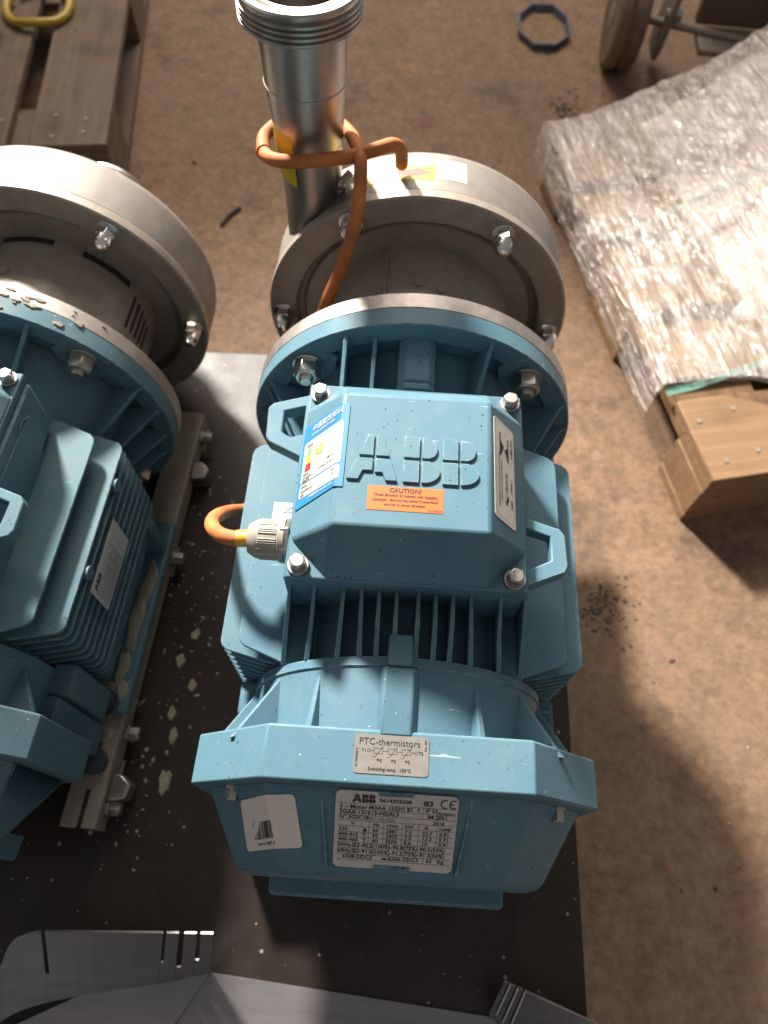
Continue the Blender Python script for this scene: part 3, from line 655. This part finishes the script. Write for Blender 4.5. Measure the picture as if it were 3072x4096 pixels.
for i in range(16): S.line(INK, *pl[i], *pl[(i+1) % 16], .0003)
S.poly(INK, arc(.0195, .0208, .0028, .0024, 20, 200, 10)); S.rect(INK, .0145, .0196, .0172, .0220)
S.poly(INK, [(.0500, .0120), (.0690, .0120), (.0690, .0135), (.0625, .0135), (.0590, .0180), (.0500, .0135)]); S.poly(INK, [(.0490, .0245), (.0680, .0245), (.0680, .0230), (.0600, .0230), (.0575, .0190), (.0490, .0232)])
S.emit(ins, O1)
def we_fn(u, v_, h): return (-.1080+u, -.1452-v_, .0752+h)
we = sheetpart('bin_sticker', rrect(0, 0, .023, .0200, .001), we_fn, WHITEP, near, O1, .0002)
S = Sheet(lambda u, v_, h: we_fn(u, v_, h+.0002)); S.rect(GREYINK, .0020, .0035, .0040, .0095)
S.frame(INK, .0085, .0045, .0150, .0085, .0004); S.line(INK, .0070, .0020, .0165, .0110, .0004); S.line(INK, .0165, .0020, .0070, .0110, .0004); S.emit(we, O1)
# casing stickers
def cas_fn(u, v_, h, r0=.1536):   # u: degrees from the top, v: y
    a_ = R(u); return (math.sin(a_)*(r0+h), v_, math.cos(a_)*(r0+h))
def cas_sheet(name, a0, a1, y0, y1, mat, parent, off, n=10, h=.0002, skew=0, ragged=False):
    g = G(); rows = []
    for i in range(n+1):
        t_ = i/n; a_ = a0+(a1-a0)*t_; k_ = skew*t_
        lo_ = y0+k_+(random.uniform(0, .006)+.012*max(0, t_-.55) if ragged else 0)
        rows.append([cas_fn(a_, lo_, 0), cas_fn(a_, y1+k_, 0), cas_fn(a_, y1+k_, h), cas_fn(a_, lo_, h)])
    return part(name, g.loft(rows), mat, parent, off=off)
ro = cas_sheet('rotation_sticker', -21, 2.0, .1500, .1690, YELLOWP, cs1, O1)
S = Sheet(lambda u, v_, h: cas_fn(u, v_, h+.0003))
S.poly(REDP, [(-10.5, .1560), (-10.5, .1640), (-4.5, .1640), (-4.5, .1675), (.6, .1600), (-4.5, .1525), (-4.5, .1560)])
vt, ft = text2d('ROTATION', .0052, 0, 0, sx=1.0)
S.g(REDP).add([cas_fn(-19.5+a_*330, .1585-b_, .0005) for a_, b_ in vt], ft); S.emit(ro, O1)
cas_sheet('torn_sticker', 2.8, 13.0, .1600, .1790, WHITEINK, cs1, O1, 14, .0003, 0, True)
cas_sheet('sticker_residue', 2.8, 13.2, .1530, .1800, SILVERP, cs1, O1, 10, .0001)
def pipe_fn(u, v_, h): a_ = R(u); r0 = .0285+h; return (-.107+math.cos(a_)*r0, .165+math.sin(a_)*r0, v_)
g = G(); rows = []
for i in range(11):
    a_ = 195+55*i/10; rows.append([pipe_fn(a_, .150-.004*i/10, 0), pipe_fn(a_, .196, .0022), pipe_fn(a_, .196, .0026), pipe_fn(a_, .150-.004*i/10, .0004)])
part('pipe_sticker', g.loft(rows), YELLOWP, dp1, off=O1)
# cable gland and cable
gl = part('cable_gland', G().lathe([(.0155, -.0885), (.0155, -.0925), (.0140, -.0930), (.0140, -.1080), (.0130, -.1105), (.0105, -.1145), (.0062, -.1155)][::-1], 40, axis='x', cy=-.198, cz=.117), GLANDM, near, off=O1, ang=40)
part('gland_nut', G().cyl((-.0848, -.198, .117), (-.0915, -.198, .117), .0165, n=6, rot=.4), ZINC, gl, off=O1, bevel=.0008)
for i in range(12):
    a_ = 2*math.pi*i/12
    for j in (-1, 0, 1):
        b_ = a_+j*.11; part('grip_ridge', G().cyl((-.0938, -.198+math.cos(b_)*.0141, .117+math.sin(b_)*.0141), (-.1065, -.198+math.cos(b_)*.0141, .117+math.sin(b_)*.0141), .0006, n=6), GLANDM, gl, off=O1)
part('cable', G().tube([(-.113, -.198, .117), (-.1245, -.1985, .1165), (-.1375, -.1935, .111), (-.1485, -.1790, .096), (-.1520, -.1610, .075), (-.1480, -.1430, .050), (-.1400, -.1290, .028), (-.128, -.110, .010), (-.118, -.06, .0), (-.112, .010, .02)], .0056, 16), CABLEM, near, off=O1)
part('cable_sleeve', G().tube([(-.1145, -.198, .117), (-.1190, -.1983, .1168), (-.1235, -.1985, .1166)], .0062, 16), CABLEO, near, off=O1)
tz = -.006
part('cable', G().tube([(-.100, .030, .055), (-.0910, .040, .080), (-.0834, .050, .1006), (-.0720, .066, .1235), (-.0630, .083, .1480), (-.0585, .098, .1700), (-.0580, .112, .1840), (-.0600, .128, .1900), (-.066, .150, .186), (-.0735, .180, .174), (-.090, .203, .170), (-.112, .208, .170), (-.135, .196, .170), (-.1465, .175, .172), (-.1475, .158, .174),
                         (-.1420, .138, .1770), (-.1290, .126, .1810), (-.1100, .1215, .1845), (-.0880, .1230, .1870), (-.0650, .1270, .1890), (-.0450, .1350, .1915), (-.0330, .1450, .1890), (-.0265, .1530, .1790), (-.0250, .1580, .1660), (-.0250, .1610, .1590)], .0057, 16), CABLEM, near, off=O1)
part('cable_end', G().cyl((-.1445, .1425, .1765), (-.1450, .1435, .1764), .0066, n=18), ORANGEP, near, off=O1)

# ------------------------------------------------------------------ the second unit, on its rails at the left
import mathutils
rot2 = (-0.008, -0.010, -0.0329)
RM = mathutils.Euler(rot2, 'YXZ').to_matrix()
AXH2 = AX-.0292
pos2 = Vector((-.3935, .0148, FLOOR_TO_AXIS-.0292)) + RM @ Vector((0, 0, -AXH2))
far, P2, box2, fc2, dp2, cs2, O2 = build_unit('motor_pump', 'grimy darker blue electric motor and steel pump on rusty rail at the left edge',
    pos2, rot2, AXH2, False, 0)
def side_fn(u, v_, h): return (.1372+h, -.2165+u, .0325-v_)
sp = sheetpart('side_plate', [(0, 0), (.0705, 0), (.0705, .0445), (0, .0445)], side_fn, SILVERP, far, O2, .0008)
S = Sheet(lambda u, v_, h: side_fn(u, v_, h+.0009)); logo2d(S, INK, .004, .010, .0065, 1.0)
for i in range(7): S.rect(GREYINK, .004+.0*i, .014+.0042*i, .040+.02*random.random(), .0152+.0042*i)
for i in range(4): S.rect(GREYINK, .030+.009*i, .006, .0308+.009*i, .040)
S.emit(sp, O2)
for y, z, r_ in ((-.113, .1094, .0135), (-.153, .1086, .0115)):
    part('knockout', G().lathe([(r_, .0790), (r_, .0822), (r_-.0010, .0822), (r_-.0010, .0808), (0, .0808)], 40, axis='x', cy=y, cz=z), BLUE2, box2, off=O2)
for y in (-.120, -.205):
    part('fin_boss', G().cyl((.126, y, .047), (.139, y, .047), .0062, n=20), BLUE2, far, off=O2)
cas_sheet('faded_sticker', 1, 15, .1590, .1850, SILVERP, cs2, O2, 10, .0002)
random.seed(11)
def blob(cx, cy, cz, rx, ry, rz, n=9, jag=.35):
    ring = [(cx+rx*(1+random.uniform(-jag, jag))*math.cos(2*math.pi*i/n), cy+ry*(1+random.uniform(-jag, jag))*math.sin(2*math.pi*i/n)) for i in range(n)]
    return [[(x_, y_, cz) for x_, y_ in ring], [(cx+(x_-cx)*.82, cy+(y_-cy)*.82, cz+rz) for x_, y_ in ring]]
g = G()
for x_, y_, rx, ry in ((.128, -.150, .007, .030), (.126, -.195, .008, .028), (.124, -.240, .006, .020), (.114, -.262, .010, .008), (.131, -.262, .006, .010), (.112, -.225, .006, .014)):
    g.loft(blob(x_, y_, -.1182, rx, ry, .0022, 13))
for x_, y_, rx, ry in ((.115, -.300, .012, .020), (.122, -.325, .008, .016)): g.loft(blob(x_, y_, -.1325, rx, ry, .004, 13))
part('dried_deposit', g, CHIP, far, off=O2)
g = G()
for i in range(46):
    a_ = random.gauss(12, 22)
    if not -15 < a_ < 62: continue
    q = Vector((math.sin(R(a_)), 0, math.cos(R(a_)))); u = Vector((q.z, 0, -q.x)); c_ = q*.1500+Vector((0, random.uniform(-.014, .012), 0))
    rr = random.uniform(.001, .0042); n_ = 7
    ring = [c_+u*math.cos(2*math.pi*i_/n_)*rr*random.uniform(.7, 2.2)+Vector((0, 1, 0))*math.sin(2*math.pi*i_/n_)*rr*random.uniform(.5, 1) for i_ in range(n_)]
    g.loft([ring, [v+q*.0012*0+(q*.0012) for v in [c_+(r2-c_)*.7 for r2 in ring]]])
part('dried_deposit', g, CHIP, far, off=O2)

# ------------------------------------------------------------------ floor and board
def struct(o): o['kind'] = 'structure'; return o
fl = struct(part('floor', G().add([(-6, -5, 0), (6, -5, 0), (6, 8, 0), (-6, 8, 0)], [(0, 1, 2, 3)]), CONC))
bt = thing('plywood_board', 'dark film faced plywood board on bearers carrying both blue motors', 'board', (0, 0, 0))
part('panel', G().prism([(-.95, -1.05), (.1905, -1.05), (.1930, .2420), (-.95, .2080)], lambda a_, b_, d: (a_, b_, d), BOARD-.018, BOARD), PLY, bt, bevel=.001)
for x_ in (-.86, -.40, .12):
    part('bearer', G().box(x_-.04, x_+.04, -1.03, .17, .0, BOARD-.0185), WOODO, bt)

# ------------------------------------------------------------------ pallets
PK = .87   # pallet height 0.125 m
def pallet(name, label, origin, e1, mat, L_, Wd, nb, gap_ends, group):
    t = thing(name, label, 'pallet', (*origin, 0), (0, 0, math.atan2(e1[1], e1[0])), group)
    bw = [.145, .10, .145, .10, .145] if nb == 5 else [.142]*nb
    gaps = (Wd-sum(bw))/(len(bw)-1); y = 0
    for w_ in bw:
        part('deck_board', G().box(random.uniform(0, .004), L_, y, y+w_, .122*PK, .144*PK-random.uniform(0, .002)), mat, t, bevel=.0025); y += w_+gaps
    for xx in (0, L_/2-.0725, L_-.145):
        part('stringer_board', G().box(xx+.002, xx+.145, .001, Wd-.001, .100*PK, .1215*PK), mat, t, bevel=.002)
        for yy, bwid in ((.001, .10), (Wd/2-.0725, .145), (Wd-.101, .10)):
            part('block', G().box(xx+.001, xx+.145, yy, yy+bwid, .0215*PK, .0995*PK), mat, t, bevel=.002)
    g = G(); y = 0
    for w_ in bw:
        for xx in (.03, .085, L_/2-.03, L_/2+.03, L_-.03, L_-.085):
            for f_ in (.25, .75):
                q = Vector((xx+random.uniform(-.012, .012), y+w_*f_+random.uniform(-.01, .01), .144*PK-.0018)); g.cyl(q, q+Vector((0, 0, .0022)), .0042, n=8)
        y += w_+gaps
    part('nail_heads', g, RAILST, t)['kind'] = 'stuff'
    for yy, bwid in ((0, .10), (Wd/2-.0725, .145), (Wd-.10, .10)):
        part('base_board', G().box(0, L_, yy, yy+bwid, 0, .0213*PK), mat, t, bevel=.002)
    return t
E1 = Vector((.9715, .237)); E2 = Vector((-.237, .9715))
prt = pallet('wooden_pallet', 'fresh light wood pallet under the plastic wrapped load at right', (.449, .134), E1, WOODN, 1.2, .8, 5, 0, 'wooden pallets')
e1 = Vector((-.146, .989)).normalized()
plt = pallet('wooden_pallet', 'old dirty grey brown pallet on the floor behind the left motor', (-.590, .790), e1, WOODO, 1.2, .8, 5, 0, 'wooden pallets')

# wrapped load on the fresh pallet, in pallet coordinates a (along the front), b (away)
def sm(x_, a_, b_): t_ = min(1, max(0, (x_-a_)/(b_-a_))); return t_*t_*(3-2*t_)
from mathutils import noise as mn
def film_h(a_, b_):
    up = max(0, a_-.02)/.62
    ridge = .46*min(1, up)**1.55
    edge = min(1, max(0, (b_+.02)/.30)) * (1-.35*sm(b_, .62, .86))
    pull = .10*math.exp(-((b_-.80)/.10)**2)*min(1, up)
    lump = .020*mn.noise((a_*7, b_*7, .3))*min(1, up*3)
    return .128+ridge*edge*.95+pull*.3+lump*1.6
lt = thing('wrapped_load', 'lumpy goods wrapped in clear crinkled stretch film on the fresh pallet', 'wrapped goods', (.449, .134, 0), (0, 0, math.atan2(E1.y, E1.x)))
NA, NB = 300, 230; rows = []; fv, ff = [], []
for j in range(NB+1):
    b_ = .17+.655*j/NB
    for i in range(NA+1):
        a_ = -.012+1.15*i/NA
        ph = a_*260+40*mn.noise((a_*5, b_*5, 1)); 
        n1 = mn.noise((a_*34+b_*7, b_*3-a_*1, 2.0)); n2 = mn.noise((a_*26+b_*23, (b_-a_)*2.5, 5.0)); pm = sm(mn.noise((a_*6, b_*6, 3.3)), -.25, .25)
        c1 = (1-2.2*abs(n1))*.007*pm + (1-2.2*abs(n2))*.006*(1-pm) + mn.noise((a_*18, b_*16, 8))*.008
        amp = .25+.75*sm(a_, .0, .25)
        bb = b_ + .13*sm(a_, .0, .45)*(1-sm(j/NB, 0, .5))*-1
        z_ = film_h(a_, bb) + c1*amp + .004
        if j == 0: z_ = max(.127, z_-.006)
        fv.append((a_, bb, z_))
for j in range(NB):
    for i in range(NA): q = j*(NA+1)+i; ff.append((q, q+1, q+NA+2, q+NA+1))
# skirts down the pallet sides
n0 = len(fv)
for j in range(NB+1):
    x_, y_, z_ = fv[j*(NA+1)]
    for d in range(1, 5): fv.append((x_-.006-.004*mn.noise((y_*40, d, 0)), y_, z_-.020*d))
for j in range(NB):
    for d in range(4):
        A_ = j*(NA+1) if d == 0 else n0+j*4+d-1; B_ = (j+1)*(NA+1) if d == 0 else n0+(j+1)*4+d-1
        ff.append((A_, n0+j*4+d, n0+(j+1)*4+d, B_))
me = bpy.data.meshes.new('film'); me.from_pydata(fv, [], ff); me.polygons.foreach_set('use_smooth', [True]*len(me.polygons)); me.update(); me.set_sharp_from_angle(angle=R(80))
link('film', me, FILM, lt)
bm = bmesh.new(); bmesh.ops.create_grid(bm, x_segments=110, y_segments=80, size=.5)
for v in bm.verts:
    a_ = .17+.97*(v.co.x+.5); b_ = .20+.60*(v.co.y+.5)
    z_ = film_h(a_, b_)-.022-.03*abs(mn.noise((a_*9, b_*9, 4)))+.012*mn.noise((a_*24, b_*24, 9))
    z_ -= .22*max(0, .30+.16*mn.noise((b_*5, a_*3, 2))-a_)
    v.co = (a_, b_, z_)
bmesh.ops.delete(bm, geom=[v for v in bm.verts if v.co.z < .105], context='VERTS')
me = bpy.data.meshes.new('goods'); bm.to_mesh(me); bm.free(); me.polygons.foreach_set('use_smooth', [True]*len(me.polygons)); link('goods', me, LOADM, lt)
def strap(nm, pts, wd):
    g = G(); rows = []
    for i, (a_, b_) in enumerate(pts):
        z_ = film_h(a_, b_)-.004
        rows.append([(a_, b_-wd/2, z_), (a_, b_+wd/2, z_), (a_, b_+wd/2, z_+.001), (a_, b_-wd/2, z_+.001)])
    return part(nm, g.loft(rows), TEAL, lt)
strap('strap', [(-.010+.045*i, .162+.004*i) for i in range(12)], .013)
strap('strap', [(.0+.045*i, .505+.004*i) for i in range(10)], .012)

# ------------------------------------------------------------------ small things behind
hs = tag(part('yellow_hose', G().tube([(-.835+.0*i+.066*math.cos(R(a_)), 1.215+.070*math.sin(R(a_)), .1365+.004*math.sin(a_)) for i, a_ in enumerate(range(-200, 141, 20))], .0085, 12), YHOSE), 'yellow hose loop lying on the old pallet', 'hose')
g = G().tube([(-.950, 1.06, .142), (-.915, 1.09, .148), (-.895, 1.12, .17), (-.90, 1.17, .20)], .016, 10)
tag(part('dark_hose', g, RUBBER), 'dark blue hose end beside the yellow hose loop', 'hose')
g = G(); ring_o = []; NB_ = 8
for i in range(NB_):
    a_ = R(22+45*i); ring_o.append(Vector((.293+.060*math.cos(a_)*(1.0+.06*(i % 3)), 1.505+.088*math.sin(a_)*(1+.05*(i % 2)), 0)))
rows = []
for q in ring_o + [ring_o[0]]:
    d = (q-Vector((.293, 1.505, 0))).normalized()
    rows.append([q+Vector((0, 0, .001)), q+d*.004+Vector((0, 0, .001)), q+d*.007+Vector((0, 0, .017)), q+d*.003+Vector((0, 0, .017))])
tag(part('band_loop', g.loft(rows, False, False), STRAPB, ang=20), 'dark eight sided band loop lying on the floor beyond the pipe', 'band')
ct = thing('hand_cart', 'dirty cart with worn thick wheel standing behind the wrapped load', 'cart', (.455, 1.385, 0), (0, 0, R(-3)))
wh = part('wheel', G().lathe([(.03, -.033), (.104, -.033), (.113, -.026), (.115, -.009), (.108, -.005), (.108, .002), (.115, .006), (.115, .024), (.108, .032), (.03, .032)], 40, axis='x', cz=.115), WOODW, ct, bevel=.002)
part('hub', G().lathe([(.0, -.034), (.024, -.034), (.024, .034), (.0, .034)], 20, axis='x', cz=.105), RAILST, wh)
part('axle', G().cyl((.02, 0, .105), (.34, -.075, .105), .009, n=12), RAILST, ct)
part('fork_plate', G().prism([(-.050, .03), (-.035, .005), (.035, .005), (.055, .03), (.065, .30), (-.055, .30)], lambda a_, b_, d: (.085+d+.06*(b_-.02), a_-.005, b_+.03), -.006, .006), RAILST, ct, bevel=.002)
part('pivot_pin', G().cyl((.08, -.028, .13), (.115, -.030, .13), .011, n=16), ZINC, ct)
part('frame_panel', G().box(.16, .52, .0, .03, .10, .34), WOODO, ct, bevel=.003)
part('frame_panel', G().box(.16, .52, -.10, .0, .085, .10), RAILST, ct, bevel=.003)

# ------------------------------------------------------------------ bent sheet metal guard at the bottom edge of the view
gt = thing('sheet_guard', 'bent stainless guard with slotted upright flaps lying in front of the motor', 'metal guard', (0, 0, BOARD))
part('base_sheet', G().prism([(-.150, -.4885), (.108, -.5080), (.20, -.70), (-.30, -.70)], lambda a_, b_, d: (a_, b_, d), .0006, .0020), SHEET, gt)
def flap(nm, pts_top, pts_bot, slots, th=.0020):
    """sheet between a top edge and a bottom edge, divided into strips; slots are open strips cut from the top edge"""
    g = G(); us = sorted(set([0, 1] + [s_[0] for s_ in slots] + [s_[1] for s_ in slots] + [i/16 for i in range(17)]))
    def at(pl, u):
        k_ = u*(len(pl)-1); i = min(int(k_), len(pl)-2); return Vector(pl[i]).lerp(Vector(pl[i+1]), k_-i)
    for u0, u1 in zip(us[:-1], us[1:]):
        if u1-u0 < 1e-6: continue
        um = (u0+u1)/2; top = 0
        for s0, s1, dep in slots:
            if s0 <= um <= s1: top = dep
        c_ = []
        for u in (u0, u1):
            T_, B_ = at(pts_top, u), at(pts_bot, u); c_.append((T_.lerp(B_, top), B_))
        n_ = (c_[1][0]-c_[0][0]).cross(c_[0][1]-c_[0][0]).normalized()*th
        q = [c_[0][0], c_[1][0], c_[1][1], c_[0][1]]
        g.loft([q, [v+n_ for v in q]])
    fo = part(nm, g, SHEET, gt)
    for s0, s1, dep in slots:       # pale strip on each slot's cut edge, painting the light it catches
        T_, B_ = at(pts_top, s1), at(pts_bot, s1); w_ = (at(pts_top, min(1, s1+.01))-T_).normalized()*.0011; e_ = T_.lerp(B_, dep)
        n_ = w_.cross(B_-T_).normalized()*.0016
        n_ = n_ if n_.z > 0 else -n_
        part('lit_cut_edge', G().loft([[T_, T_+w_, T_+w_+n_, T_+n_], [e_, e_+w_, e_+w_+n_, e_+n_]]), LITEDGE, fo)
    return fo
flap('slotted_flap', [(-.1425, -.4534, .062), (-.18, -.4552, .062), (-.22, -.4570, .062), (-.26, -.459, .062), (-.295, -.4605, .061), (-.312, -.468, .058), (-.320, -.484, .050), (-.325, -.52, .035)],
     [(-.1495, -.4870, .003), (-.19, -.497, .006), (-.225, -.503, .009), (-.26, -.510, .012), (-.29, -.517, .014), (-.310, -.524, .016), (-.325, -.534, .018), (-.332, -.545, .020)],
     [(.040, .053, .62), (.093, .110, .72), (.150, .160, .58), (.530, .545, .60)])
part('lower_band', G().prism([(-.1500, -.4880), (-.19, -.498), (-.26, -.511), (-.332, -.546), (-.40, -.66), (-.255, -.66)], lambda a_, b_, d: (a_, b_, d+.0022+max(0, -.15-a_)*.09+max(0, -.49-b_)*0), 0, .0014), SHEET, gt)
flap('slotted_flap', [(.1060, -.4756, .062), (.125, -.4819, .062), (.15, -.490, .062), (.176, -.4985, .062), (.21, -.51, .060)],
     [(.1020, -.5060, .003), (.12, -.520, .003), (.148, -.540, .003), (.175, -.560, .003), (.21, -.585, .003)],
     [(.045, .058, .80), (.125, .142, .85), (.205, .222, .82)])

# ------------------------------------------------------------------ litter
random.seed(21)
def scatter(name, n, fn, mat, lo, hi, flat=.4):
    g = G()
    for i in range(n):
        x_, y_, z_ = fn(); r_ = lo+(hi-lo)*random.random()**2.5; m_ = random.randint(5, 8); st_ = random.uniform(.6, 1.6)
        an = random.uniform(0, 6.28); ca, sa = math.cos(an), math.sin(an); ring = []
        for k_ in range(m_):
            q = 2*math.pi*k_/m_; rr = r_*random.uniform(.65, 1.25); a_, b_ = rr*math.cos(q)*st_, rr*math.sin(q)/st_
            ring.append((x_+a_*ca-b_*sa, y_+a_*sa+b_*ca, z_))
        g.loft([ring, [(x_+(v[0]-x_)*.7, y_+(v[1]-y_)*.7, z_+r_*flat*random.uniform(.6, 1.2)) for v in ring]])
    o = part(name, g, mat); o['kind'] = 'stuff'; return o
def onboard():
    y_ = random.uniform(-.42, .05); return (-.236+random.gauss(0, .020)+(y_+.2)*.07, y_, BOARD+.0002)
ch = scatter('paint_flakes', 170, onboard, CHIP, .0003, .0026, .3); ch['label'] = 'pale flakes and crumbs scattered on the dark board between the motors'
ch2 = scatter('board_dust', 330, lambda: (random.uniform(-.42, .185), random.uniform(-.62, .2), BOARD+.0002), CHIP, .0002, .0008, .4); ch2['label'] = 'fine pale grit sprinkled over the dark board'
NTH = ('nearest to the metal guard', 'second from the metal guard', 'third from the metal guard', 'fourth from the metal guard', 'fifth from the metal guard', 'farthest from the metal guard')
for nth, (x_, y_, r_) in zip(NTH, ((-.2245, -.330, .0095), (-.2255, -.285, .0065), (-.231, -.262, .006), (-.215, -.232, .006), (-.233, -.205, .007), (-.222, -.175, .006))):
    g = G().loft(blob(x_, y_, BOARD+.0003, r_*.7, r_*1.25, .0022, 11, .3))
    tag(part('plaster_chip', g, CHIP), 'larger pale chip on the dark board beside the rail, '+nth, 'chip', 'pale chips on the board')
def onfloor(): return (random.uniform(-.6, .9), random.uniform(-.6, 1.7), .0002)
DARKCR = simple('dark_crumb', (.075, .053, .040), .9); SANDC = simple('sand_grain', (.40, .30, .22), .9)
o = scatter('floor_crumbs', 90, onfloor, DARKCR, .0008, .006, .4); o['label'] = 'dark crumbs of dirt on the concrete floor'
o = scatter('floor_grit', 260, onfloor, SANDC, .0005, .0022, .5); o['label'] = 'pale sand grains on the concrete floor'
o = scatter('dirt_patch', 260, lambda: ((.315+random.gauss(0, .020)), -.020+random.gauss(0, .022), .0003), DARKCR, .0005, .0036, .35); o['label'] = 'dark dirt clump on the floor right of the motor'
o = scatter('dirt_patch', 170, lambda: (.336+random.gauss(0, .022), 1.187+random.gauss(0, .03), .0003), DARKCR, .0006, .0048, .35); o['label'] = 'dark dirt clump on the floor near the pallet corner'
tag(part('stick', G().tube([(-.385, .735, .0035), (-.372, .765, .0045), (-.355, .79, .0035)], .0035, 8), DARKCR), 'thin dark stick on the floor left of the pump head', 'stick')

g = G().loft(blob(.005, 1.105, .0004, .030, .022, .0006, 14, .25))
part('paint_mark', g, simple('faded_red_paint', (.26, .12, .075), .8, var=.25, vs=50), fl)
